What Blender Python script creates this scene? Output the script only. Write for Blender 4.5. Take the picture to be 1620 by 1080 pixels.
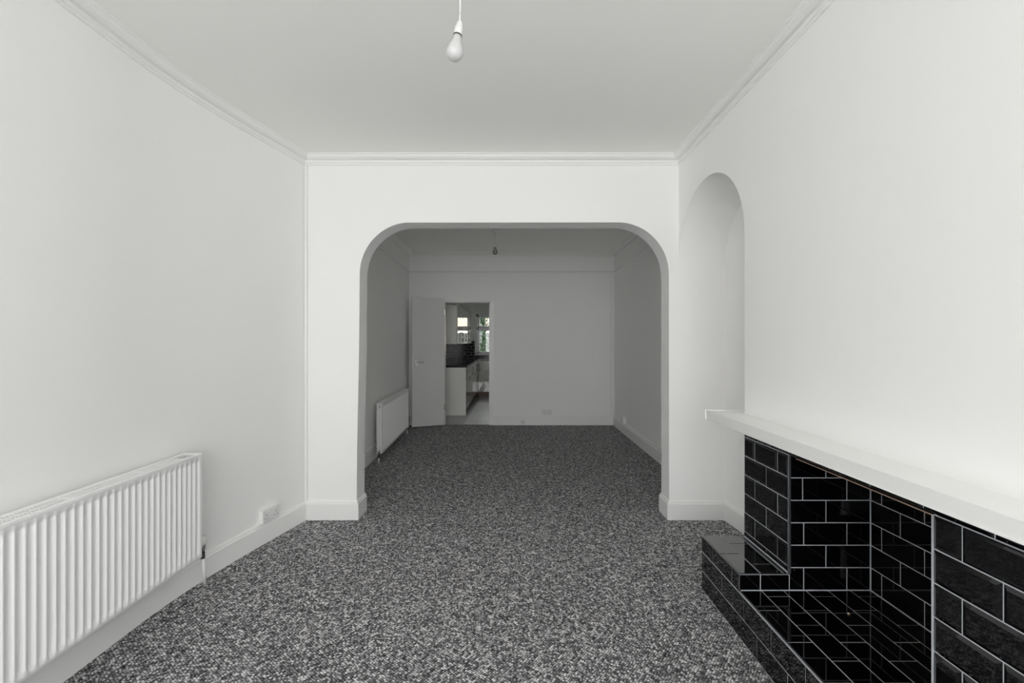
import bpy, bmesh, math, random
from mathutils import Vector, Matrix
from mathutils.geometry import tessellate_polygon
random.seed(7)
for o in list(bpy.data.objects): bpy.data.objects.remove(o, do_unlink=True)
S = bpy.context.scene
COL = S.collection
CZ = 1.331                       # camera height
# ---------------- camera ----------------
cd = bpy.data.cameras.new('camera'); cam = bpy.data.objects.new('camera', cd); COL.objects.link(cam)
cam.location = (0, 0, CZ); cam.rotation_euler = (math.pi/2, 0, 0)
cd.sensor_width = 36; cd.lens = 708/1620*36; cd.clip_start = .05; cd.clip_end = 200
S.camera = cam
# ---------------- sky, portals, exposure ----------------
W = bpy.data.worlds.new('overcast_sky'); S.world = W; W.use_nodes = True
bg = W.node_tree.nodes['Background']; bg.inputs[0].default_value = (1, 1, 1, 1); bg.inputs[1].default_value = 8.0
def portal(name, loc, rx, sx, sy):
    l = bpy.data.lights.new(name, 'AREA'); l.shape = 'RECTANGLE'; l.size = sx; l.size_y = sy
    l.cycles.is_portal = True
    o = bpy.data.objects.new(name, l); COL.objects.link(o); o.location = loc; o.rotation_euler = (rx, 0, 0)
portal('window_daylight', (-.2, -2.33, 1.5), math.pi/2, 2.7, 2.0)            # bay window behind the camera
portal('kitchen_daylight', (.25, 11.66, 1.5), -math.pi/2, 2.4, 1.1)          # kitchen window
S.view_settings.view_transform = 'Standard'; S.view_settings.look = 'None'
S.view_settings.gamma = 1; S.view_settings.use_curve_mapping = False
S.view_settings.exposure = -0.19
S.cycles.max_bounces = 20; S.cycles.diffuse_bounces = 16; S.cycles.glossy_bounces = 6
S.cycles.transparent_max_bounces = 12

# ---------------- materials ----------------
def mat(name, col, rough=.5, spec=.5, metal=0, ior=None, bump=None, vary=None, coat=0):
    m = bpy.data.materials.new(name); m.use_nodes = True
    nt = m.node_tree; b = nt.nodes['Principled BSDF']
    b.inputs['Base Color'].default_value = (*col, 1); b.inputs['Roughness'].default_value = rough
    b.inputs['Metallic'].default_value = metal; b.inputs['Specular IOR Level'].default_value = spec
    if ior: b.inputs['IOR'].default_value = ior
    if coat: b.inputs['Coat Weight'].default_value = coat; b.inputs['Coat Roughness'].default_value = .03
    tc = nt.nodes.new('ShaderNodeTexCoord')
    if vary:
        n = nt.nodes.new('ShaderNodeTexNoise'); n.inputs['Scale'].default_value = vary[0]; n.inputs['Detail'].default_value = 3
        nt.links.new(tc.outputs['Object'], n.inputs['Vector'])
        mx = nt.nodes.new('ShaderNodeMix'); mx.data_type = 'RGBA'
        mx.inputs[6].default_value = (*col, 1); mx.inputs[7].default_value = (*[c*vary[1] for c in col], 1)
        nt.links.new(n.outputs['Fac'], mx.inputs[0]); nt.links.new(mx.outputs[2], b.inputs['Base Color'])
    if bump:
        n = nt.nodes.new('ShaderNodeTexNoise'); n.inputs['Scale'].default_value = bump[0]; n.inputs['Detail'].default_value = 4
        nt.links.new(tc.outputs['Object'], n.inputs['Vector'])
        bp = nt.nodes.new('ShaderNodeBump'); bp.inputs['Strength'].default_value = bump[1]; bp.inputs['Distance'].default_value = bump[2]
        nt.links.new(n.outputs['Fac'], bp.inputs['Height']); nt.links.new(bp.outputs[0], b.inputs['Normal'])
    return m
M_wall = mat('white_wall_paint', (.905, .904, .896), .75, .3, bump=(6, .25, .004), vary=(2.5, .985))
M_ceil = mat('white_ceiling_paint', (.915, .915, .89), .85, .2, bump=(5, .2, .004))
M_gloss = mat('white_gloss_trim', (.87, .87, .86), .35, .4, bump=(14, .1, .002))
M_rad = mat('radiator_enamel', (.87, .87, .87), .3, .45)
M_plastic = mat('white_plastic', (.8, .8, .79), .35)
M_dark = mat('dark_hole', (.03, .03, .03), .6)
M_chrome = mat('chrome', (.7, .7, .7), .18, metal=1)
M_trim = mat('tile_edge_trim', (.30, .31, .33), .3, metal=.9)
M_glint = mat('glint_tinted_trim', (.85, .62, .5), .4, metal=.4)  # warm tint paints the orange glint reflected along the lintel trim
M_tile = mat('black_gloss_tile', (.002, .002, .0025), .03, .6)
M_step = mat('black_step_tile', (.002, .002, .0025), .03, 1.0, ior=2.1)
M_htile = mat('black_hearth_tile', (.002, .002, .0025), .025, .7, bump=(5, .03, .001))
M_grout = mat('grey_grout', (.56, .58, .61), .9, .1, vary=(60, .8))
M_soffit = mat('black_soffit', (.006, .006, .006), .5)  # plain black underside of the lintel
M_door = mat('grey_white_door_paint', (.72, .725, .72), .45, .4)
M_bulb = mat('opal_bulb_glass', (.6, .6, .6), .2, .5)
M_work = mat('black_worktop', (.012, .014, .02), .12, .5, vary=(40, 3))
M_cab = mat('cream_gloss_cabinet', (.8, .79, .77), .06, .6, coat=.6)
M_panel = mat('cabinet_end_panel', (.86, .85, .83), .4)
M_kick = mat('brown_plinth', (.16, .07, .045), .4)
M_ktile = mat('grey_floor_tile', (.34, .34, .35), .22, .5, vary=(5, .8))
M_leaf = mat('dark_leaves', (.02, .034, .02), .7, vary=(3, 2.0))
M_bark = mat('bark', (.08, .06, .045), .9)
M_grass = mat('lawn', (.08, .13, .04), .9, vary=(4, .6))
M_upvc = mat('white_window_plastic', (.82, .83, .85), .25)

def carpet_mat():
    m = bpy.data.materials.new('speckled_grey_carpet'); m.use_nodes = True
    nt = m.node_tree; N = nt.nodes; L = nt.links; b = N['Principled BSDF']
    b.inputs['Roughness'].default_value = 1; b.inputs['Specular IOR Level'].default_value = .05
    tc = N.new('ShaderNodeTexCoord')
    mp = N.new('ShaderNodeMapping'); mp.inputs['Rotation'].default_value = (0, 0, math.radians(38))
    L.new(tc.outputs['Object'], mp.inputs[0])
    nz = N.new('ShaderNodeTexNoise'); nz.inputs['Scale'].default_value = 30; nz.inputs['Detail'].default_value = 2
    L.new(mp.outputs[0], nz.inputs['Vector'])
    ad = N.new('ShaderNodeMix'); ad.data_type = 'VECTOR'; ad.inputs[0].default_value = .012
    L.new(mp.outputs[0], ad.inputs[4]); L.new(nz.outputs['Color'], ad.inputs[5])
    v = N.new('ShaderNodeTexVoronoi'); v.inputs['Scale'].default_value = 100; v.inputs['Randomness'].default_value = .4
    L.new(ad.outputs[1], v.inputs['Vector'])
    # nub: bright at the centre of a loop, dark between; each loop has its own shade of grey yarn
    r1 = N.new('ShaderNodeValToRGB'); r1.color_ramp.elements[0].position = .22; r1.color_ramp.elements[0].color = (1, 1, 1, 1)
    r1.color_ramp.elements[1].position = .75; r1.color_ramp.elements[1].color = (.0, .0, .0, 1)
    L.new(v.outputs['Distance'], r1.inputs[0])
    sp = N.new('ShaderNodeSeparateColor'); L.new(v.outputs['Color'], sp.inputs[0])
    r2 = N.new('ShaderNodeValToRGB'); e = r2.color_ramp.elements
    e[0].position = 0; e[0].color = (.16, .16, .165, 1); e[1].position = 1; e[1].color = (1, 1, 1, 1)
    k = e.new(.38); k.color = (.42, .42, .43, 1); k = e.new(.6); k.color = (.9, .9, .91, 1)
    L.new(sp.outputs[0], r2.inputs[0])
    mx = N.new('ShaderNodeMix'); mx.data_type = 'RGBA'; mx.inputs[6].default_value = (.03, .03, .032, 1)
    L.new(r1.outputs[0], mx.inputs[0]); L.new(r2.outputs[0], mx.inputs[7]); L.new(mx.outputs[2], b.inputs['Base Color'])
    bp = N.new('ShaderNodeBump'); bp.inputs['Strength'].default_value = .7; bp.inputs['Distance'].default_value = .004
    L.new(r1.outputs[0], bp.inputs['Height']); L.new(bp.outputs[0], b.inputs['Normal'])
    return m
M_carpet = carpet_mat()
def glass_mat(name, tint=(1, 1, 1)):
    m = bpy.data.materials.new(name); m.use_nodes = True; nt = m.node_tree; N = nt.nodes
    N.remove(N['Principled BSDF']); out = N['Material Output']
    t = N.new('ShaderNodeBsdfTransparent'); t.inputs[0].default_value = (*tint, 1)
    g = N.new('ShaderNodeBsdfGlossy'); g.inputs['Roughness'].default_value = .02
    f = N.new('ShaderNodeFresnel'); f.inputs[0].default_value = 1.45
    x = N.new('ShaderNodeMixShader'); nt.links.new(f.outputs[0], x.inputs[0]); nt.links.new(t.outputs[0], x.inputs[1])
    nt.links.new(g.outputs[0], x.inputs[2]); nt.links.new(x.outputs[0], out.inputs[0]); return m
M_glass = glass_mat('window_glass', (.93, .96, .95)); M_bglass = glass_mat('clear_bulb_glass', (.8, .8, .78))
def brick_mat():
    m = mat('red_brick', (.45, .2, .14), .9); nt = m.node_tree; b = nt.nodes['Principled BSDF']
    t = nt.nodes.new('ShaderNodeTexBrick'); t.inputs['Scale'].default_value = 4
    t.inputs['Color1'].default_value = (.5, .34, .29, 1); t.inputs['Color2'].default_value = (.58, .42, .36, 1); t.inputs['Mortar'].default_value = (.5, .45, .4, 1)
    tc = nt.nodes.new('ShaderNodeTexCoord'); mp = nt.nodes.new('ShaderNodeMapping'); mp.inputs['Rotation'].default_value = (math.pi/2, 0, 0)
    nt.links.new(tc.outputs['Object'], mp.inputs[0]); nt.links.new(mp.outputs[0], t.inputs[0]); nt.links.new(t.outputs[0], b.inputs['Base Color']); return m
M_brick = brick_mat()

# ---------------- helpers ----------------
def mkobj(name, bm, m, parent=None, smooth=False, kind=None, loc=None):
    me = bpy.data.meshes.new(name)
    bmesh.ops.recalc_face_normals(bm, faces=bm.faces)
    if parent is not None: bmesh.ops.translate(bm, verts=bm.verts, vec=-parent_world(parent))
    elif loc is not None: bmesh.ops.translate(bm, verts=bm.verts, vec=-Vector(loc))
    bm.to_mesh(me); bm.free()
    if smooth:
        for p in me.polygons: p.use_smooth = True
    me.materials.append(m)
    o = bpy.data.objects.new(name, me); COL.objects.link(o)
    if parent is not None: o.parent = parent
    elif loc is not None: o.location = loc
    if kind: o['kind'] = kind
    return o
def parent_world(p):
    v = Vector(p.location)
    while p.parent: p = p.parent; v += Vector(p.location)
    return v
def thing(name, label, cat, loc, group=None):
    o = bpy.data.objects.new(name, None); COL.objects.link(o); o.location = loc; o.empty_display_size = .1
    o['label'] = label; o['category'] = cat
    if group: o['group'] = group
    return o
def tag(o, label, cat, group=None):
    o['label'] = label; o['category'] = cat
    if group: o['group'] = group
    return o
def struct(name, bm, m, smooth=False):
    return mkobj(name, bm, m, smooth=smooth, kind='structure')
def box(bm, x0, x1, y0, y1, z0, z1, bev=0, seg=2, mtx=None):
    r = bmesh.ops.create_cube(bm, size=1); vs = r['verts']
    for v in vs:
        v.co = Vector(((x0+x1)/2+v.co.x*(x1-x0), (y0+y1)/2+v.co.y*(y1-y0), (z0+z1)/2+v.co.z*(z1-z0)))
        if mtx is not None: v.co = mtx @ v.co
    if bev:
        es = list({e for v in vs for e in v.link_edges})
        bmesh.ops.bevel(bm, geom=es, offset=bev, segments=seg, affect='EDGES', profile=.5)
def Bx(*a, **k):
    bm = bmesh.new(); box(bm, *a, **k); return bm
def prism(pts, axis, a, b, bm=None):
    """extrude the 2-D outline along axis ('x': pts are y,z; 'y': x,z; 'z': x,y)"""
    bm = bm or bmesh.new()
    def P(p, t):
        return {'x': (t, p[0], p[1]), 'y': (p[0], t, p[1]), 'z': (p[0], p[1], t)}[axis]
    v0 = [bm.verts.new(P(p, a)) for p in pts]; v1 = [bm.verts.new(P(p, b)) for p in pts]
    n = len(pts)
    for t in tessellate_polygon([[Vector((p[0], p[1], 0)) for p in pts]]):
        if len(set(t)) < 3: continue
        bm.faces.new([v0[i] for i in t]); bm.faces.new([v1[i] for i in reversed(t)])
    for i in range(n):
        j = (i+1) % n; bm.faces.new((v0[i], v0[j], v1[j], v1[i]))
    return bm
def lathe(bm, prof, center, axis=Vector((0, 0, 1)), n=24):
    """prof: (radius, distance along axis)"""
    q = Vector((0, 0, 1)).rotation_difference(axis.normalized()); c = Vector(center)
    rings = []
    for r, h in prof:
        if r < 1e-6: rings.append([bm.verts.new(c + q @ Vector((0, 0, h)))])
        else: rings.append([bm.verts.new(c + q @ Vector((r*math.cos(2*math.pi*i/n), r*math.sin(2*math.pi*i/n), h))) for i in range(n)])
    for A, B in zip(rings, rings[1:]):
        for i in range(n):
            j = (i+1) % n
            if len(A) == 1 and len(B) == 1: continue
            if len(A) == 1: bm.faces.new((A[0], B[i], B[j]))
            elif len(B) == 1: bm.faces.new((A[i], A[j], B[0]))
            else: bm.faces.new((A[i], A[j], B[j], B[i]))
    return bm
def tube(bm, pts, r, n=12):
    for a, b in zip(pts, pts[1:]):
        a = Vector(a); b = Vector(b); d = b-a
        lathe(bm, [(0, 0), (r, 0), (r, d.length), (0, d.length)], a, d, n)
    for p in pts[1:-1]:
        bmesh.ops.create_uvsphere(bm, u_segments=n, v_segments=6, radius=r, matrix=Matrix.Translation(p))
    return bm
def sweep(prof, path, i0=None, i1=None):
    """prof: (out into the room, z). path: x,y points with the room on the right hand. mitred."""
    n = len(path); P = [Vector(p) for p in path]; offs = []
    def nrm(a, b):
        d = (b-a).normalized(); return Vector((d.y, -d.x))
    for i in range(n):
        if i == 0: o = nrm(P[0], P[1])
        elif i == n-1: o = nrm(P[-2], P[-1])
        else:
            a, b = nrm(P[i-1], P[i]), nrm(P[i], P[i+1]); m = (a+b).normalized(); o = m/max(.2, m.dot(a))
        offs.append(o)
    i0 = 0 if i0 is None else i0; i1 = n-1 if i1 is None else i1
    bm = bmesh.new(); rings = []
    for i in range(i0, i1+1):
        rings.append([bm.verts.new((P[i].x+offs[i].x*o, P[i].y+offs[i].y*o, z)) for o, z in prof])
    k = len(prof)
    for A, B in zip(rings, rings[1:]):
        for j in range(k): bm.faces.new((A[j], A[(j+1) % k], B[(j+1) % k], B[j]))
    bm.faces.new(rings[0]); bm.faces.new(list(reversed(rings[-1])))
    return bm

# ---------------- the room shell ----------------
HF, HR = CZ+1.392, CZ+1.422       # ceilings of the front and the rear room
YM0, YM1, YB = 3.355, 3.53, 7.14  # middle wall faces, back wall face
XR = 1.25
# floor: fitted carpet in both rooms
struct('floor', Bx(-1.95, 1.95, -2.3, YB+.02, -.08, 0), M_carpet)
bm = Bx(-2.0, 2.0, -2.35, YM1-.02, HF, HF+.15); struct('ceiling', bm, M_ceil)
bm = Bx(-2.0, 2.0, YM1-.02, YB+.02, HR, HR+.15); struct('ceiling', bm, M_ceil)
def bez(a, b, c, n=14): return [tuple(a[k]*(1-t)**2+2*b[k]*t*(1-t)+c[k]*t*t for k in (0, 1)) for t in [i/n for i in range(n+1)]]
LW = [(-1.772, -2.2)]+bez((-1.772, 2.08), (-1.772, 2.44), (-1.66, 2.89))+[(-1.55, YM0)]      # the wall bends softly towards the opening
struct('wall_left', prism(LW+[(-1.55, YM1), (-1.95, YM1), (-1.95, -2.2)], 'z', 0, HF), M_wall)
# right wall: chimney breast with the firebox opening, and the arched alcove beyond it
FB0, FB1, YN = 1.327, 2.01, 2.405
bm = bmesh.new()
box(bm, XR, 1.62, -2.2, FB0-.02, 0, HF); box(bm, XR, 1.62, FB1+.02, YN, 0, HF)
box(bm, XR, 1.62, FB0-.02, FB1+.02, CZ-.504, HF)
struct('wall_right', bm, M_wall)
zc = CZ+.58; ra = (YM0-YN)/2; yc = (YM0+YN)/2
arc = [(yc-ra*math.cos(math.pi*i/48), zc+ra*math.sin(math.pi*i/48)) for i in range(49)]
struct('wall_right', prism(arc+[(YM0, HF), (YN, HF)], 'x', XR, 1.82), M_wall)
struct('wall_alcove', prism([(1.61, YM1), (1.60, YM0), (1.62, 3.1), (1.70, YN), (1.64, YN), (1.64, -2.2), (1.95, -2.2), (1.95, YM1)], 'z', 0, HF), M_wall)
# middle wall with its wide rounded opening
def arch_pts():
    xl, xr, zt, r = -1.142, 1.176, CZ+.893, .37
    p = [(-1.165, 0), (-1.162, .5), (xl-.004, 1.3), (xl, zt-r-.03)]
    for i in range(1, 24): a = math.pi/2*i/24; p.append((xl+r-r*math.cos(a), zt-r+r*math.sin(a)-.02*(1-i/24)))
    for i in range(24): a = math.pi/2*(1-i/24); p.append((xr-r+r*math.cos(a), zt-r+r*math.sin(a)-.02*i/24))
    p += [(xr, zt-r-.03), (xr+.002, 0)]
    return p
ap = arch_pts()
struct('wall_middle', prism([(-1.56, 0)]+ap+[(1.61, 0), (1.61, HF), (-1.56, HF)], 'y', YM0, YM1), M_wall)
# rear room
struct('wall_rear_left', prism([(-1.53, YM1), (-1.64, YB), (-1.95, YB), (-1.95, YM1)], 'z', 0, HR), M_wall)
struct('wall_rear_right', prism([(1.63, YM1), (1.95, YM1), (1.95, YB), (1.63, YB)], 'z', 0, HR), M_wall)
DX0, DX1, DH = -1.085, -.353, CZ+.635
struct('wall_back', prism([(-1.95, 0), (DX0, 0), (DX0, DH), (DX1, DH), (DX1, 0), (1.95, 0), (1.95, HR), (-1.95, HR)], 'y', YB, YB+.12), M_wall)
# front wall behind the camera, with the bay window that lights the room
bm = bmesh.new()
box(bm, -1.95, -1.55, -2.3, -2.2, 0, HF); box(bm, 1.15, 1.95, -2.3, -2.2, 0, HF)
box(bm, -1.55, 1.15, -2.3, -2.2, 0, .5); box(bm, -1.55, 1.15, -2.3, -2.2, 2.5, HF)
struct('wall_front', bm, M_wall)
bm = bmesh.new()
for x in (-1.52, -.65, .25, 1.12): box(bm, x-.03, x+.03, -2.29, -2.23, .5, 2.5, bev=.004)
for z in (.53, 1.95, 2.47): box(bm, -1.55, 1.15, -2.285, -2.235, z-.03, z+.03, bev=.004)
struct('window_1', bm, M_upvc)

# cornice, skirting
def drop(p, z): return [(o, z-d) for o, d in p]
CP = [(-.005, -.005), (.060, -.005), (.060, .006), (.054, .009), (.050, .011), (.048, .018), (.040, .027), (.026, .034), (.009, .036), (.009, .041), (.014, .043), (.014, .058), (.008, .062), (.008, .073), (-.005, .074)]
path = LW+[(XR, YM0), (XR, -2.2)]
nL = len(LW)-1
struct('trim_1', sweep(drop(CP, HF), path, 0, nL), M_gloss)
struct('trim_2', sweep(drop(CP, HF), path, nL, nL+1), M_gloss)
struct('trim_3', sweep(drop(CP, HF), path, nL+1, nL+2), M_gloss)
rp = [(-1.53, YM1), (-1.64, YB), (1.63, YB), (1.63, YM1)]
CP2 = [(-.005, -.005), (.07, -.005), (.07, .012), (.055, .018), (.05, .03), (.03, .04), (.02, .05), (.02, .062), (-.005, .066)]
struct('trim_4', sweep(drop(CP2, HR), rp), M_gloss)
RL = [(-.005, 0), (.02, .004), (.026, .012), (.02, .02), (.012, .026), (-.005, .032)]
struct('trim_5', sweep([(o, CZ+1.10+z) for o, z in RL], rp), M_gloss)
SK = [(-.003, 0), (.02, 0), (.02, .118), (.014, .122), (.014, .13), (.009, .138), (-.003, .138)]
struct('baseboard_left', sweep(SK, LW+[(-1.165, YM0), (-1.165, YM1)], 0, nL), M_gloss)
struct('baseboard_middle_left', sweep(SK, LW+[(-1.165, YM0), (-1.165, YM1)], nL, nL+2), M_gloss)
struct('baseboard_middle_right', sweep(SK, [(1.178, YM1), (1.178, YM0), (1.60, YM0), (1.62, 3.1), (1.70, YN)], 0, 2), M_gloss)
struct('baseboard_alcove', sweep(SK, [(1.178, YM1), (1.178, YM0), (1.60, YM0), (1.62, 3.1), (1.70, YN)], 2, 4), M_gloss)
SK2 = [(-.003, 0), (.022, 0), (.022, .125), (.015, .13), (.015, .15), (.008, .157), (-.003, .157)]
struct('baseboard_rear_left', sweep(SK2, [(-1.53, YM1), (-1.64, YB), (DX0-.06, YB)]), M_gloss)
pr = [(-.283, YB), (1.63, YB), (1.63, YM1)]
struct('baseboard_back', sweep(SK2, pr, 0, 1), M_gloss)
struct('baseboard_rear_right', sweep(SK2, pr, 1, 2), M_gloss)
# boxed pipe and cable covers in the corners
o = mkobj('cable_cover', Bx(-1.548, -1.53, YM0-.02, YM0-.001, .139, HF-.075, bev=.003), M_gloss)
tag(o, 'thin white cable cover running up the left corner beside the wide opening', 'cable cover')
o = mkobj('cable_cover', Bx(1.575, 1.60, YB-.024, YB-.001, .158, CZ+1.098, bev=.003), M_gloss)
tag(o, 'thin white cable cover in the far right corner of the rear room', 'cable cover')

# doorway in the back wall
bm = bmesh.new()
box(bm, DX1, DX1+.07, YB-.018, YB, 0, DH+.0, bev=.004); box(bm, DX0-.06, DX1+.07, YB-.018, YB, DH, DH+.03, bev=.004)
box(bm, DX0-.06, DX0, YB-.018, YB, 0, DH, bev=.004)
box(bm, DX1-.012, DX1+.001, YB-.005, YB+.125, 0, DH); box(bm, DX0-.001, DX0+.012, YB-.005, YB+.125, 0, DH); box(bm, DX0, DX1, YB-.005, YB+.125, DH-.012, DH+.001)
struct('trim_6', bm, M_gloss)
pa = [(-.726+.43*math.cos(math.pi*i/32), DH+.034+.255*math.sin(math.pi*i/32)) for i in range(33)]
struct('trim_7', prism(pa, 'y', YB-.008, YB+.002), M_wall)
# door leaf, swung into the rear room
hx, hy, ox, oy = -1.08, YB-.03, -1.548, 6.915
d = Vector((ox-hx, oy-hy, 0)); wL = d.length; ang = math.atan2(d.y, d.x)
MD = Matrix.Translation((hx, hy, 0)) @ Matrix.Rotation(ang, 4, 'Z')     # local x along the leaf, +y faces the camera side
drt = mkobj('door_1', Bx(0, wL, -.0, .036, .018, CZ+.676, bev=.003, mtx=MD), M_door, kind='structure')
bm = bmesh.new(); zh = 1.012
box(bm, wL-.075, wL-.04, .036, .043, zh-.07, zh+.04, bev=.003, mtx=MD)
h = mkobj('door_handle', bm, M_chrome, parent=drt)
bm = bmesh.new(); a = MD @ Vector((wL-.057, .04, zh)); b = MD @ Vector((wL-.057, .08, zh)); c = MD @ Vector((wL-.17, .084, zh-.004))
tube(bm, [a, b, c], .009); mkobj('lever', bm, M_chrome, parent=h, smooth=True)
mkobj('latch_plate', Bx(wL-.002, wL+.002, .008, .028, zh-.06, zh+.06, mtx=MD), M_chrome, parent=drt)
for z in (.25, 1.75):
    bm = bmesh.new(); lathe(bm, [(0, 0), (.008, 0), (.008, .09), (0, .09)], MD @ Vector((.0, .042, z))); mkobj('hinge', bm, M_chrome, parent=drt)

# ---------------- fireplace of black tiles ----------------
fire = thing('fireplace', 'black glossy metro-tiled fireplace with open firebox and stepped hearth under white shelf', 'fireplace', (1.25, 1.67, 0))
GAP, TH = .0042, .009
tmesh = {}
def tile(P, u, v, n, w, h, m=None, bev=.0012, th=TH):
    """tile whose lower left face corner is P on the tile face plane; u,v in-plane axes, n outward"""
    m = m or M_tile
    w -= GAP; h -= GAP
    if w < .004 or h < .004: return
    key = (round(w, 4), round(h, 4), bev, m.name)
    if key not in tmesh:
        bm = bmesh.new(); b = min(bev, w*.3, h*.3); dz = .0052 if bev > .005 else b
        lo = [bm.verts.new((x, y, -th)) for x, y in ((0, 0), (w, 0), (w, h), (0, h))]
        mi = [bm.verts.new((x, y, -dz)) for x, y in ((0, 0), (w, 0), (w, h), (0, h))]
        up = [bm.verts.new((x, y, 0)) for x, y in ((b, b), (w-b, b), (w-b, h-b), (b, h-b))]
        bm.faces.new(up)
        for A, B in ((lo, mi), (mi, up)):
            for i in range(4): bm.faces.new((A[i], A[(i+1) % 4], B[(i+1) % 4], B[i]))
        bm.faces.new(list(reversed(lo)))
        me = bpy.data.meshes.new('tile'); bm.to_mesh(me); bm.free(); me.materials.append(m); tmesh[key] = me
    u, v, n = Vector(u), Vector(v), Vector(n)
    p = Vector(P) + u*(GAP/2) + v*(GAP/2)
    if u.cross(v).dot(n) < 0:                     # keep a right-handed frame: mirror the u axis
        p = p + u*w; u = -u
    # tiny unevenness as laid
    p = p + n*random.uniform(-.0004, .0004)
    Wm = Matrix(((u.x, v.x, n.x, p.x), (u.y, v.y, n.y, p.y), (u.z, v.z, n.z, p.z), (0, 0, 0, 1)))
    Wm = Wm @ Matrix.Rotation(random.uniform(-.0025, .0025), 4, 'X') @ Matrix.Rotation(random.uniform(-.002, .002), 4, 'Y')
    o = bpy.data.objects.new('tile', tmesh[key]); COL.objects.link(o); o.parent = fire
    o.matrix_basis = Matrix.Translation(-fire.location) @ Wm
def cuts(a, b, js): 
    s = [a]+[j for j in sorted(js) if a+.006 < j < b-.006]+[b]; return list(zip(s, s[1:]))
def seq(start, lo, hi, step=.2015):
    r = []; x = start
    while x > lo: x -= step
    while x < hi:
        x += step; r.append(x)
    return [q for q in r if lo < q < hi]
H = [.512+.1008*k for k in range(7)]               # grout lines below the eye
FX = 1.243                                          # face plane of the breast tiles
Xn, Yn, Zu = (-1, 0, 0), (0, 1, 0), (0, 0, 1)
HT, ST = CZ-1.118, CZ-1.043                         # hearth top, raised step top
HX = 1.02; NB0 = .93
# breast tiles (bevelled metro), far and near of the firebox
BV = .011
for k in range(6):
    zt, zb = CZ-H[k], max(CZ-H[k+1], ST)
    js = (2.302, 2.105) if k % 2 == 0 else (2.402, 2.199)
    for a, b in cuts(FB1+.010, YN, js): tile((FX, a, zb), Yn, Zu, Xn, b-a, zt-zb, bev=BV)
    js = (1.241, 1.04) if k % 2 == 0 else (1.137, .94)
    for a, b in cuts(NB0, FB0-.0012, js): tile((FX, a, zb), Yn, Zu, Xn, b-a, zt-zb, bev=BV)
for a, b in cuts(NB0, YN, seq(1.157, NB0, YN)): tile((FX, a, CZ-.512), Yn, Zu, Xn, b-a, .512-.434, bev=BV)
# firebox: far side, near side, back
for k in range(6):
    zt, zb = CZ-H[k], CZ-H[k+1]
    js = (1.411,) if k % 2 == 0 else (1.306+.005*(k > 1), 1.505)
    for a, b in cuts(FX+.003, 1.6095, js):
        tile((a, FB1, zb), (1, 0, 0), Zu, (0, -1, 0), b-a, zt-zb)
        tile((a, FB0, zb), (1, 0, 0), Zu, (0, 1, 0), b-a, zt-zb)
    js = (1.857, 1.655, 1.455) if k % 2 == 0 else (1.951, 1.748, 1.547, 1.346)
    for a, b in cuts(FB0+.001, FB1-.001, js): tile((1.61, a, zb), Yn, Zu, Xn, b-a, zt-zb)
# risers of the two raised steps
for a, b in ((HX+.002, 1.1165), (1.1165, FX+.004)):
    tile((a, FB1, HT), (1, 0, 0), Zu, (0, -1, 0), b-a, ST-HT-.004)
    tile((a, FB0, HT), (1, 0, 0), Zu, (0, 1, 0), b-a, ST-HT-.004)
# hearth top
xs = [HX+.004, 1.12, 1.22, 1.32, 1.42, 1.52, 1.609]
for i in range(6):
    js = (1.863, 1.666, 1.467) if i % 2 == 0 else (1.965, 1.766, 1.568, 1.37)
    for a, b in cuts(FB0+.002, FB1-.001, js): tile((xs[i], a, HT), (1, 0, 0), Yn, Zu, xs[i+1]-xs[i], b-a, M_htile)
# step tops
for lo, hi, off in ((FB1+.004, YN, 0), (NB0, FB0-.004, -1.078)):
    for (x0, x1), js in zip(((HX+.004, 1.12), (1.12, 1.222), (1.222, 1.242)), ((2.20,), (2.31, 2.10), (2.2,))):
        for a, b in cuts(lo, hi, [j+off for j in js]): tile((x0, a, ST), (1, 0, 0), Yn, Zu, x1-x0, b-a, M_step)
# outer face of the hearth and its two ends
for lo, hi, off in ((FB1, YN, 0), (NB0, FB0, -1.008)):
    for a, b in cuts(lo, hi, (2.28+off, 2.079+off)): tile((HX, a, CZ-1.127), Yn, Zu, Xn, b-a, .08, M_htile)
for a, b in cuts(NB0, YN, seq(2.18, NB0, YN, .2075)): tile((HX, a, CZ-1.230), Yn, Zu, Xn, b-a, .103 if False else .101, M_htile)
for a, b in cuts(NB0, YN, seq(2.286, NB0, YN, .2090)): tile((HX, a, .002), Yn, Zu, Xn, b-a, CZ-1.230-.002, M_htile)
for z0, z1, js in ((.002, CZ-1.23, (1.12,)), (CZ-1.23, CZ-1.127, (1.22,)), (CZ-1.127, ST-.003, (1.12,))):
    for a, b in cuts(HX+.003, 1.245, js):
        tile((a, YN, z0), (1, 0, 0), Zu, (0, 1, 0), b-a, z1-z0, M_htile)
        tile((a, NB0, z0), (1, 0, 0), Zu, (0, -1, 0), b-a, z1-z0, M_htile)
# grout bed behind all tiles
g = .0022
bm = bmesh.new()
box(bm, HX+g, 1.62, FB0-.01, FB1+.01, 0, HT-g)
box(bm, HX+g, XR+.002, FB1+g, YN-g, 0, ST-g); box(bm, HX+g, XR+.002, NB0+g, FB0-g, 0, ST-g)
g2 = .0062
box(bm, FX+g2, XR+.002, FB1+g, YN-.001, ST-.01, CZ-.434); box(bm, FX+g2, XR+.002, NB0+.001, FB0-.0003, ST-.01, CZ-.434)
box(bm, FX+g2, XR+.002, FB0-g, FB1+g, CZ-.512, CZ-.434)
box(bm, XR+.001, 1.62, FB1+g, FB1+.02, HT-.02, CZ-.506); box(bm, XR+.001, 1.62, FB0-.02, FB0-g, HT-.02, CZ-.506)
box(bm, 1.61+g, 1.63, FB0-.01, FB1+.01, HT-.02, CZ-.50)
mkobj('grout', bm, M_grout, parent=fire)
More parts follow.
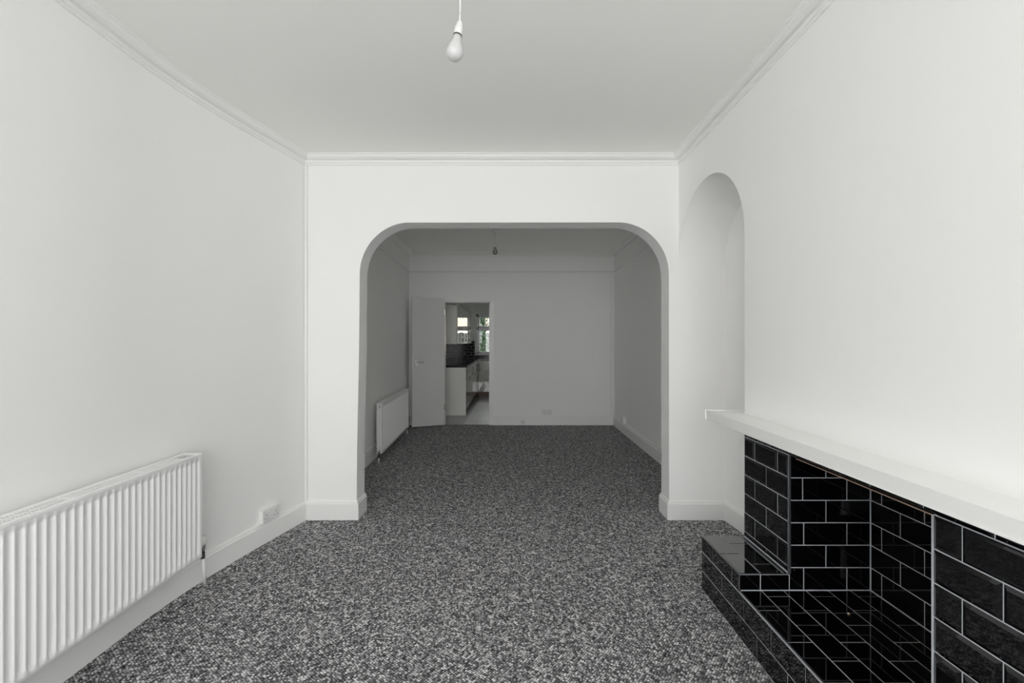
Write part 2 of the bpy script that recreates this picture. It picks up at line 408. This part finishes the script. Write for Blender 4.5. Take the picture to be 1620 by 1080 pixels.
mkobj('lintel_soffit', Bx(FX+.006, 1.62, FB0-.002, FB1+.002, CZ-.513, CZ-.505), M_soffit, parent=fire)
# metal edge trims
def trim(x0, x1, y0, y1, z0, z1, m=M_trim):
    mkobj('edge_trim', Bx(x0, x1, y0, y1, z0, z1, bev=.001, seg=1), m, parent=fire)
trim(FX-.001, FX+.010, FB1-.001, FB1+.009, ST+.001, CZ-.512)           # far corner of the opening
mkobj('grout_line', Bx(FX+.0005, FX+.006, FB0-.0032, FB0+.0002, HT+.001, CZ-.512), M_grout, parent=fire)
trim(HX-.0005, HX+.004, FB1+.004, YN, ST-.0035, ST+.0005); trim(HX-.0005, FX+.004, FB1-.0005, FB1+.004, ST-.0035, ST+.0005)
trim(HX-.0005, HX+.004, FB1-.0005, FB1+.0035, HT+.001, ST-.0036)
trim(HX-.0005, HX+.0045, FB0+.004, FB1-.0012, HT-.0035, HT+.0005)
trim(HX-.0005, HX+.004, NB0, FB0-.004, ST-.0035, ST+.0005); trim(HX-.0005, FX+.004, FB0-.004, FB0+.0005, ST-.0035, ST+.0005)
t_ = mkobj('edge_trim', Bx(FX-.001, FX+.004, FB0, 1.96, CZ-.5142, CZ-.5118, bev=.0006, seg=1), M_glint, parent=fire); t_['label'] = 'thin metal trim under the lintel, its orange glint painted as a warm tint'
trim(1.222, 1.228, FB1+.006, YN-.002, ST-.001, ST+.004)
# plaster crumb on the hearth
bm = bmesh.new(); bmesh.ops.create_icosphere(bm, subdivisions=2, radius=.0055)
for v in bm.verts: v.co = v.co*random.uniform(.7, 1.15); v.co.z = v.co.z*.55
bmesh.ops.translate(bm, verts=bm.verts, vec=(1.38, 1.835, HT+.0032))
tag(mkobj('plaster_crumb', bm, mat('cream_plaster', (.75, .62, .45), .9), loc=(1.38, 1.835, HT)), 'tiny cream plaster crumb lying on the black hearth tiles', 'debris')
# mantel shelf
bm = prism([(1.09, .78), (XR, .78), (XR, YN+.001), (1.36, YN+.001), (1.36, 2.514), (1.09, 2.514)], 'z', CZ-.4325, CZ-.3875)
bmesh.ops.remove_doubles(bm, verts=bm.verts, dist=1e-5)
es = [e for e in bm.edges if len(e.link_faces) == 2 and e.calc_face_angle(0) > .5]
bmesh.ops.bevel(bm, geom=es, offset=.004, segments=2, affect='EDGES')
tag(mkobj('mantel_shelf', bm, M_gloss, loc=(1.17, 1.65, CZ-.433)), 'long thick white painted shelf above the black tiled fireplace', 'shelf')

# ---------------- radiators ----------------
def radiator(label, A, B, z0, z1, depth, pitch, valve_far, valve_near, voff=.035, group='white panel radiators'):
    """front face from A (near) to B (far), room on the right-hand side (+x). local: x along A->B, y out of the wall"""
    A = Vector((*A, 0)); B = Vector((*B, 0)); d = B-A; Lg = d.length; ang = math.atan2(d.y, d.x)
    MT = Matrix.Translation(A) @ Matrix.Rotation(ang, 4, 'Z')      # local +y = left of direction = towards wall (-x)
    root = thing('radiator', label, 'radiator', (A+B)/2, group)
    bm = bmesh.new(); n = int((Lg-.03)/pitch); m0 = (Lg-n*pitch)/2
    xs = [(0, 0), (.003, 0), (m0, 0)]
    for i in range(n):
        s = m0+i*pitch
        xs += [(s+pitch*.12, .0), (s+pitch*.22, .0075), (s+pitch*.35, .0095), (s+pitch*.62, .0095), (s+pitch*.74, .0075), (s+pitch*.86, .0), (s+pitch*.93, -.0012)]
    xs += [(Lg-.003, 0), (Lg, 0)]
    zs = [(z1, 0, 0), (z1-.004, 0, -.001), (z1-.028, 0, 0), (z1-.036, .85, 0), (z1-.042, 1, 0), (z0+.042, 1, 0), (z0+.036, .85, 0), (z0+.028, 0, 0), (z0+.003, 0, -.001), (z0, 0, .004)]
    G = [[bm.verts.new(MT @ Vector((x, .003+dy*f+o, z))) for x, dy in xs] for z, f, o in zs]
    for r0, r1 in zip(G, G[1:]):
        for i in range(len(xs)-1): bm.faces.new((r0[i], r0[i+1], r1[i+1], r1[i]))
    mkobj('front_panel', bm, M_rad, parent=root, smooth=True)
    mkobj('back_panel', Bx(0, Lg, depth-.014, depth, z0, z1-.006, bev=.003, mtx=MT), M_rad, parent=root)
    mkobj('inner_panel', Bx(.02, Lg-.02, .016, .022, z0+.01, z1-.03, mtx=MT), M_rad, parent=root)
    bm = bmesh.new(); k = int((Lg-.16)/.0125)
    box(bm, .0, Lg, .0, .014, z1-.012, z1+.003, bev=.003, mtx=MT); box(bm, .0, Lg, depth-.016, depth+.002, z1-.012, z1+.003, bev=.003, mtx=MT)
    nb = 5; seg = (Lg-.02)/nb
    for b in range(nb+1): box(bm, b*seg-.0 if b else 0, b*seg+.02+(.03 if b in (0, nb) else 0) if b < nb else Lg, .012, depth-.014, z1-.004, z1+.0015, mtx=MT)
    for i in range(k): box(bm, .06+i*.0125, .067+i*.0125, .012, depth-.014, z1-.004, z1+.001, mtx=MT)
    for r in (.33, .66): box(bm, 0, Lg, depth*r-.002, depth*r+.002, z1-.005, z1+.001, mtx=MT)
    mkobj('top_grille', bm, M_rad, parent=root)
    for x0, x1 in ((-.002, .001), (Lg-.001, Lg+.002)):
        s = mkobj('side_panel', Bx(x0, x1, .004, depth-.001, z0+.004, z1+.0025, bev=.0008, seg=1, mtx=MT), M_rad, parent=root)
        if x0 < 0:
            for z in (z1-.035, z0+.035):
                bm = bmesh.new(); ax = MT.to_3x3() @ Vector((-1, 0, 0))
                lathe(bm, [(0, 0), (.014, 0), (.014, .004), (.011, .012), (.006, .013), (0, .011)], MT @ Vector((-.001, depth*.5, z)), ax, 16)
                mkobj('plug', bm, M_chrome, parent=s)
    for x, on in ((Lg+voff, valve_far), (-voff, valve_near)):
        if not on: continue
        sg = 1 if x > 0 else -1; zc_ = z0+.018; y = depth*.5
        bm = bmesh.new(); lathe(bm, [(0, 0), (.010, 0), (.010, .016), (.013, .018), (.013, .044), (.011, .048), (0, .048)], MT @ Vector((x, y, zc_-.024)), Vector((0, 0, 1)), 16)
        tube(bm, [MT @ Vector((x-sg*voff, y, zc_)), MT @ Vector((x, y, zc_))], .009)
        vv = mkobj('valve', bm, M_chrome, parent=root, smooth=True)
        bm = bmesh.new(); lathe(bm, [(0, 0), (.015, 0), (.017, .004), (.016, .03), (.012, .04), (0, .042)], MT @ Vector((x, y, zc_+.022)), Vector((0, 0, 1)), 16)
        mkobj('valve_cap', bm, M_plastic, parent=vv, smooth=True)
        bm = bmesh.new(); lathe(bm, [(0, 0), (.012, 0), (.012, .03), (0, .03)], MT @ Vector((x, y, zc_-.056)), Vector((0, 0, 1)), 6)
        mkobj('compression_nut', bm, mat('dull_metal', (.12, .12, .115), .35, metal=.9), parent=vv)
        bm = bmesh.new(); tube(bm, [MT @ Vector((x+sg*.04*(depth > .09), y+.015*(depth > .09), .0)), MT @ Vector((x, y, zc_-.05))], .0085)
        mkobj('pipe', bm, M_gloss, parent=root, smooth=True)
    # wall brackets
    for x in (.18, Lg-.18): mkobj('bracket', Bx(x-.015, x+.015, depth-.002, depth+.05, z0+.1, z1-.1, mtx=MT), M_rad, parent=root)
    return root
radiator('long white ribbed panel radiator on the left wall of the front room', (-1.62, .68), (-1.62, 2.342), CZ-1.131, CZ-.586, .096, .0333, True, True, voff=.072)
radiator('small white panel radiator on the rear room wall, beside the open door', (-1.432, 4.95), (-1.487, 6.45), CZ-1.24, CZ-.688, .062, .0333, True, True)

# ---------------- sockets ----------------
def socket(name, label, MT, w=.146, h=.086, d=.034, gang=2, cat='socket', group=None):
    """local: x right, z up, y into the wall; face at y=-d"""
    root = thing(name, label, cat, MT @ Vector((0, 0, 0)), group)
    mkobj('back_box', Bx(-w/2+.002, w/2-.002, -d+.008, 0, -h/2+.002, h/2-.002, bev=.003, mtx=MT), M_plastic, parent=root)
    fp = mkobj('face_plate', Bx(-w/2, w/2, -d, -d+.009, -h/2, h/2, bev=.0035, mtx=MT), M_plastic, parent=root)
    if gang == 0: 
        mkobj('jack_hole', Bx(-.008, .008, -d-.0006, -d+.002, -.008, .006, mtx=MT), M_dark, parent=fp); return root
    for s in ((-1, 1) if gang == 2 else (0,)):
        cx = s*.036
        mkobj('rocker_switch', Bx(cx-s*.020-.006, cx-s*.020+.006, -d-.003, -d+.002, .012, .032, bev=.001, mtx=MT), M_plastic, parent=fp)
        bm = bmesh.new()
        box(bm, cx-.002+s*.004, cx+.002+s*.004, -d-.0006, -d+.002, .002, .012, mtx=MT)
        box(bm, cx-.014+s*.004, cx-.008+s*.004, -d-.0006, -d+.002, -.018, -.013, mtx=MT); box(bm, cx+.008+s*.004, cx+.014+s*.004, -d-.0006, -d+.002, -.018, -.013, mtx=MT)
        mkobj('pin_holes', bm, M_dark, parent=fp)
    return root
dv = Vector((LW[-1][0]-LW[-2][0], LW[-1][1]-LW[-2][1], 0)).normalized()
pt = Vector((-1.662, 2.99, 0)); tpos = LW[-2]
t = (pt.y-tpos[1])/dv.y; pos = Vector((tpos[0]+dv.x*t, pt.y, .183))
MS = Matrix(((dv.x, -dv.y, 0, pos.x), (dv.y, dv.x, 0, pos.y), (0, 0, 1, pos.z), (0, 0, 0, 1)))
socket('wall_socket', 'white double wall socket on the left wall between radiator and opening', MS)
socket('wall_socket', 'white double wall socket on the back wall just above the skirting', Matrix.Translation(((865.5-810)/99.2, YB, CZ-1.125)), w=.16, h=.09)
socket('telephone_socket', 'small white telephone box on the back wall skirting', Matrix.Translation(((827-810)/99.6, YB-.022, .052)), w=.085, h=.095, d=.026, gang=0, cat='telephone socket')
socket('wall_socket', 'small white single socket low on the right wall of the rear room', Matrix.Translation((1.63, 6.42, .203)) @ Matrix.Rotation(-math.pi/2, 4, 'Z'), w=.086, h=.092, d=.05, gang=1)

# ---------------- pendants ----------------
def pendant(label, x, y, zc_, zhold, tilt, m_bulb, group='bare bulb pendants'):
    """zhold: height of the top of the lamp holder; tilt: Vector axis pointing down along the bulb"""
    root = thing('pendant_light', label, 'pendant light', (x, y, zc_), group)
    bm = bmesh.new(); lathe(bm, [(0, 0), (.05, 0), (.05, .006), (.04, .02), (.02, .027), (.008, .030), (0, .03)], (x, y, zc_), Vector((0, 0, -1)), 28)
    mkobj('ceiling_rose', bm, M_plastic, parent=root, smooth=True)
    top = Vector((x, y, zhold)); ax = Vector(tilt).normalized()
    bm = bmesh.new(); tube(bm, [Vector((x, y, zc_-.025)), top+Vector((0, 0, .03)), top+ax*.01], .0032, 10)
    mkobj('cord', bm, M_plastic, parent=root, smooth=True)
    bm = bmesh.new(); lathe(bm, [(0, 0), (.006, 0), (.009, .004), (.0125, .018), (.0125, .021), (.0145, .022), (.0150, .048), (.0135, .05), (0, .05)], top, ax, 24)
    h = mkobj('lamp_holder', bm, M_plastic, parent=root, smooth=True)
    bm = bmesh.new(); lathe(bm, [(.0, 0), (.0152, 0), (.0158, .002), (.0152, .0045), (0, .0045)], top+ax*.049, ax, 24)
    mkobj('holder_ring', bm, M_dark, parent=h, smooth=True)
    bm = bmesh.new(); prof = [(0, 0), (.0145, 0), (.0145, .012), (.0165, .02), (.0215, .032), (.027, .044), (.0297, .056)]
    for i in range(0, 10):
        a = math.pi/2*i/9; prof.append((.030*math.cos(a), .060+.030*math.sin(a)))
    lathe(bm, prof, top+ax*.052, ax, 32)
    b = mkobj('bulb', bm, m_bulb, parent=root, smooth=True)
    if m_bulb is M_bglass:
        bm = bmesh.new(); lathe(bm, [(0, 0), (.005, 0), (.003, .03), (.0065, .045), (.0065, .056), (0, .06)], top+ax*.053, ax, 12); mkobj('filament_stem', bm, M_bulb, parent=b, smooth=True)
    return root
s1 = 445.
pendant('bare opal white bulb hanging near the top of the front room ceiling', (728-810)/s1, 1.59, HF, CZ+(540-34)/s1, (-.019, 0, -.11), M_bulb)
pendant('small bare clear bulb hanging from the rear room ceiling', -.217, 5.74, HR, CZ+1.255, (0, 0, -1), M_bglass)

# ---------------- kitchen beyond the door ----------------
KY1 = 11.5; KH = 2.5; KXL, KXR = -1.43, 1.5
KB = YB+.12
struct('wall_kitchen_left', Bx(KXL-.1, KXL, KB, KY1, 0, KH), M_wall); struct('wall_kitchen_right', Bx(KXR, KXR+.1, KB, KY1, 0, KH), M_wall)
struct('ceiling', Bx(KXL-.1, KXR+.1, KB, KY1+.12, KH, KH+.1), M_ceil)
wx0, wx1, wz0, wz1 = -.92, 1.42, CZ-.325, CZ+.70  # unseen right-hand part widened to let more daylight into the kitchen
bm = bmesh.new(); box(bm, KXL-.1, wx0, KY1, KY1+.12, 0, KH); box(bm, wx1, KXR+.1, KY1, KY1+.12, 0, KH)
box(bm, wx0, wx1, KY1, KY1+.12, 0, wz0); box(bm, wx0, wx1, KY1, KY1+.12, wz1, KH); struct('wall_kitchen_back', bm, M_wall)
kf = struct('floor', Bx(KXL-.1, KXR+.1, YB+.02, KY1+.12, -.08, -.004), M_grout)
for i in range(-2, 5):
    for j in range(-2, 6):
        x0, x1 = max(KXL, -.77+i*.6), min(KXR, -.77+(i+1)*.6); y0, y1 = max(YB+.021, 8.05+j*.6), min(KY1, 8.05+(j+1)*.6)
        if x1-x0 > .03 and y1-y0 > .03:
            mkobj('tile', Bx(x0+.003, x1-.003, y0+.003, y1-.003, -.004, .0015, bev=.001, seg=1), M_ktile, parent=kf)
# window
wf = bmesh.new(); yw0, yw1 = KY1+.0, KY1+.07
def bar(x0, x1, z0, z1, y0=yw0+.01, y1=yw1): box(wf, x0, x1, y0, y1, z0, z1, bev=.005)
bar(wx0, wx0+.06, wz0, wz1); bar(wx1-.06, wx1, wz0, wz1); bar(wx0, wx1, wz0, wz0+.05); bar(wx0, wx1, wz1-.06, wz1)
bar(wx0, wx1, CZ+.31, CZ+.37); bar(-.03, .03, wz0, wz1); bar(.72, .78, wz0, wz1)
for x0, x1 in ((wx0+.05, -.025), (.025, .725), (.775, wx1-.05)):                 # opening casements inside the frame
    for z0, z1 in ((wz0+.04, CZ+.32), (CZ+.36, wz1-.05)):
        for q in ((x0, x0+.04, z0, z1), (x1-.04, x1, z0, z1), (x0, x1, z0, z0+.03), (x0, x1, z1-.04, z1)): bar(*q, y0=KY1-.006, y1=KY1+.06)
w2 = struct('window_2', wf, M_upvc)
for x0, x1 in ((wx0+.09, -.06), (.06, .69), (.81, wx1-.09)):
    for z0, z1 in ((wz0+.07, CZ+.28), (CZ+.39, wz1-.09)):
        mkobj('pane', Bx(x0-.005, x1+.005, KY1+.028, KY1+.032, z0-.005, z1+.005), M_glass, parent=w2)
struct('trim_8', Bx(wx0-.03, wx1+.03, KY1-.05, KY1-.001, wz0-.025, wz0-.001, bev=.004), M_upvc)
# base cabinets along the left wall
FXK = -.83
def handle(parent, x, y, z0, z1, ax):
    bm = bmesh.new(); ox_, oy_ = (.03, 0) if ax == 'x' else (0, -.03)
    tube(bm, [(x, y, z1), (x+ox_, y+oy_, z1), (x+ox_, y+oy_, z0), (x, y, z0)], .006, 8); mkobj('handle', bm, M_chrome, parent=parent, smooth=True)
def base_unit(label, x0, x1, y0, y1, face, end=False, hside=1):
    root = thing('base_cabinet', label, 'cabinet', ((x0+x1)/2, (y0+y1)/2, 0), 'kitchen base cabinets')
    if face == 'x':
        mkobj('carcass', Bx(x0, x1-.02, y0+.001, y1-.001, .1, .86), M_panel, parent=root)
        mkobj('plinth', Bx(x0, x1-.06, y0+.003, y1-.001, .0016, .1), M_kick if not end else M_panel, parent=root)
        dd = mkobj('door', Bx(x1-.019, x1, y0+.003, y1-.003, .11, .855, bev=.002), M_cab, parent=root)
        handle(dd, x1, y0+.05 if hside > 0 else y1-.05, .62, .78, 'x')
        if end: mkobj('end_panel', Bx(x0, x1+.0, y0-.019, y0+.0, .0016, .86, bev=.001), M_panel, parent=root)
    else:
        mkobj('carcass', Bx(x0+.001, x1-.001, y0+.02, y1, .1, .86), M_panel, parent=root)
        mkobj('plinth', Bx(x0+.001, x1-.001, y0+.06, y1, .0016, .1), M_kick, parent=root)
        dd = mkobj('door', Bx(x0+.003, x1-.003, y0, y0+.019, .11, .855, bev=.002), M_cab, parent=root)
        handle(dd, x0+.05, y0, .62, .78, 'y')
yy = [8.07, 8.47, 9.07, 9.67, 10.27, 10.86]
nm = ['cream kitchen base cabinet with plain end panel, nearest the doorway', 'second cream base cabinet from the doorway, on the kitchen left side', 'third cream base cabinet from the doorway, on the kitchen left side', 'fourth cream base cabinet from the doorway, on the kitchen left side', 'cream base cabinet in the far left kitchen corner']
for i in range(5): base_unit(nm[i], KXL+.001, FXK, yy[i], yy[i+1], 'x', end=(i == 0), hside=1 if i % 2 else -1)
for i, x0 in enumerate((FXK+.002, -.23, .37, .97)):
    base_unit(['first cream base cabinet under the kitchen window, by the corner', 'second cream base cabinet under the kitchen window', 'third cream base cabinet under the kitchen window', 'last cream base cabinet under the kitchen window, by the right wall'][i], x0, min(x0+.6, KXR-.001), 10.9, KY1-.001, 'y')
bm = prism([(KXL+.001, 8.045), (FXK+.02, 8.045), (FXK+.02, 10.88), (KXR-.001, 10.88), (KXR-.001, KY1-.001), (KXL+.001, KY1-.001)], 'z', .862, .9)
tag(mkobj('worktop', bm, M_work, loc=(KXL, 8.05, .862)), 'glossy black L-shaped kitchen worktop on the cream base cabinets', 'worktop')
# splashback tiles: too small to pick apart, joined
bm = bmesh.new()
box(bm, KXL+.0005, KXL+.004, 8.05, KY1-.005, .902, 1.285); box(bm, KXL+.005, wx0-.035, KY1-.004, KY1-.0005, .902, 1.345); box(bm, wx0-.035, KXR-.005, KY1-.004, KY1-.0005, .902, .975)
sb = thing('splashback', 'black metro-tiled splashback with white grout above the kitchen worktop', 'splashback', (KXL, 9.5, .9))
mkobj('grout', bm, mat('white_grout', (.75, .75, .75), .8), parent=sb)
bm = bmesh.new()
for k in range(5):
    z0 = .903+k*.077; z1 = min(z0+.073, 1.284)
    y = 8.05-(k % 2)*.075
    while y < KY1-.02:
        a, b = max(y, 8.05), min(y+.146, KY1-.012); 
        if b-a > .01: box(bm, KXL+.002, KXL+.009, a, b, z0, z1)
        y += .15
for k in range(6):
    z0 = .903+k*.077; z1 = min(z0+.073, 1.344); x = KXL+.01-(k % 2)*.075; lim = wx0-.036 if k > 0 else KXR-.01
    while x < lim-.01:
        a, b = max(x, KXL+.01), min(x+.146, lim)
        if b-a > .01: box(bm, a, b, KY1-.009, KY1-.002, z0, min(z1, .974) if k == 0 else z1)
        x += .15
mkobj('tiles', bm, mat('black_splashback_tile', (.004, .004, .005), .12, .25), parent=sb)['kind'] = 'stuff'
# wall cabinets
for i, (a, b) in enumerate(((8.15, 8.75), (8.75, 9.35), (9.35, 9.95), (9.95, 10.55), (10.55, 10.9))):
    lab = ['cream glossy kitchen wall cabinet nearest the doorway', 'second glossy wall cabinet from the doorway', 'third glossy wall cabinet from the doorway', 'fourth glossy wall cabinet from the doorway', 'narrow glossy wall cabinet beside the kitchen window'][i]
    root = thing('wall_cabinet', lab, 'cabinet', (-1.2, (a+b)/2, CZ-.045), 'kitchen wall cabinets')
    mkobj('carcass', Bx(KXL+.001, -1.012, a+.001, b-.001, CZ-.045, CZ+.66), M_panel, parent=root)
    dd = mkobj('door', Bx(-1.01, -.99, a+.003, b-.003, CZ-.045, CZ+.66, bev=.002), M_cab, parent=root)
    handle(dd, -.99, b-.05 if i % 2 == 0 else a+.05, CZ+.01, CZ+.17, 'x')

# ---------------- garden outside the kitchen window ----------------
struct('ground', Bx(-14, 14, KY1+.13, 40, -.3, -.15), M_grass)
house = thing('brick_house', 'red brick house seen through the kitchen window', 'house', (0, 26, -.15))
bm = bmesh.new(); box(bm, -9, 9, 26, 30, -.15, 4.6); mkobj('wall', bm, M_brick, parent=house)
mkobj('roof', prism([(25.6, 4.6), (30.4, 4.6), (28, 6.6)], 'x', -9.3, 9.3), mat('roof_tiles', (.2, .12, .1), .9), parent=house)
for x in (-6, -3, -1.2, 1, 3.5, 6):
    for z in (.7, 3.0):
        f = mkobj('window', Bx(x-.55, x+.55, 25.93, 26.02, z, z+1.2, bev=.01), M_upvc, parent=house)
        mkobj('pane', Bx(x-.47, x+.47, 25.91, 25.94, z+.08, z+1.12), M_dark, parent=f)
def tree(label, x, y, h, r, n):
    root = thing('garden_tree', label, 'tree', (x, y, -.15))
    bm = bmesh.new(); lathe(bm, [(0, 0), (.12, 0), (.08, h*.5), (.03, h*.8), (0, h*.8)], (x, y, -.15), Vector((0, 0, 1)), 8); mkobj('trunk', bm, M_bark, parent=root)
    bm = bmesh.new()
    for i in range(n):
        a = random.uniform(0, 6.28); rr = r*math.sqrt(random.random()); zz = random.uniform(.12, 1)*h
        c = Vector((x+rr*math.cos(a)*(1.1-zz/h*.6), y+rr*math.sin(a)*(1.1-zz/h*.6), zz-.15)); s = random.uniform(.05, .11)
        R = Matrix.Rotation(random.uniform(0, 6.28), 3, Vector((random.random(), random.random(), random.random()+.1)).normalized())
        vs = [bm.verts.new(c+R @ Vector(p)*s) for p in ((-1, 0, 0), (0, -.5, .1), (1, 0, 0), (0, .5, .1))]; bm.faces.new(vs)
    f = mkobj('foliage', bm, M_leaf, parent=root); f['kind'] = 'stuff'
tree('dark leafy tree outside the kitchen window, left side', -1.0, 14.6, 2.3, .2, 1100)
tree('tall leafy tree in front of the brick house', -1.75, 20.5, 4.6, .9, 1800)
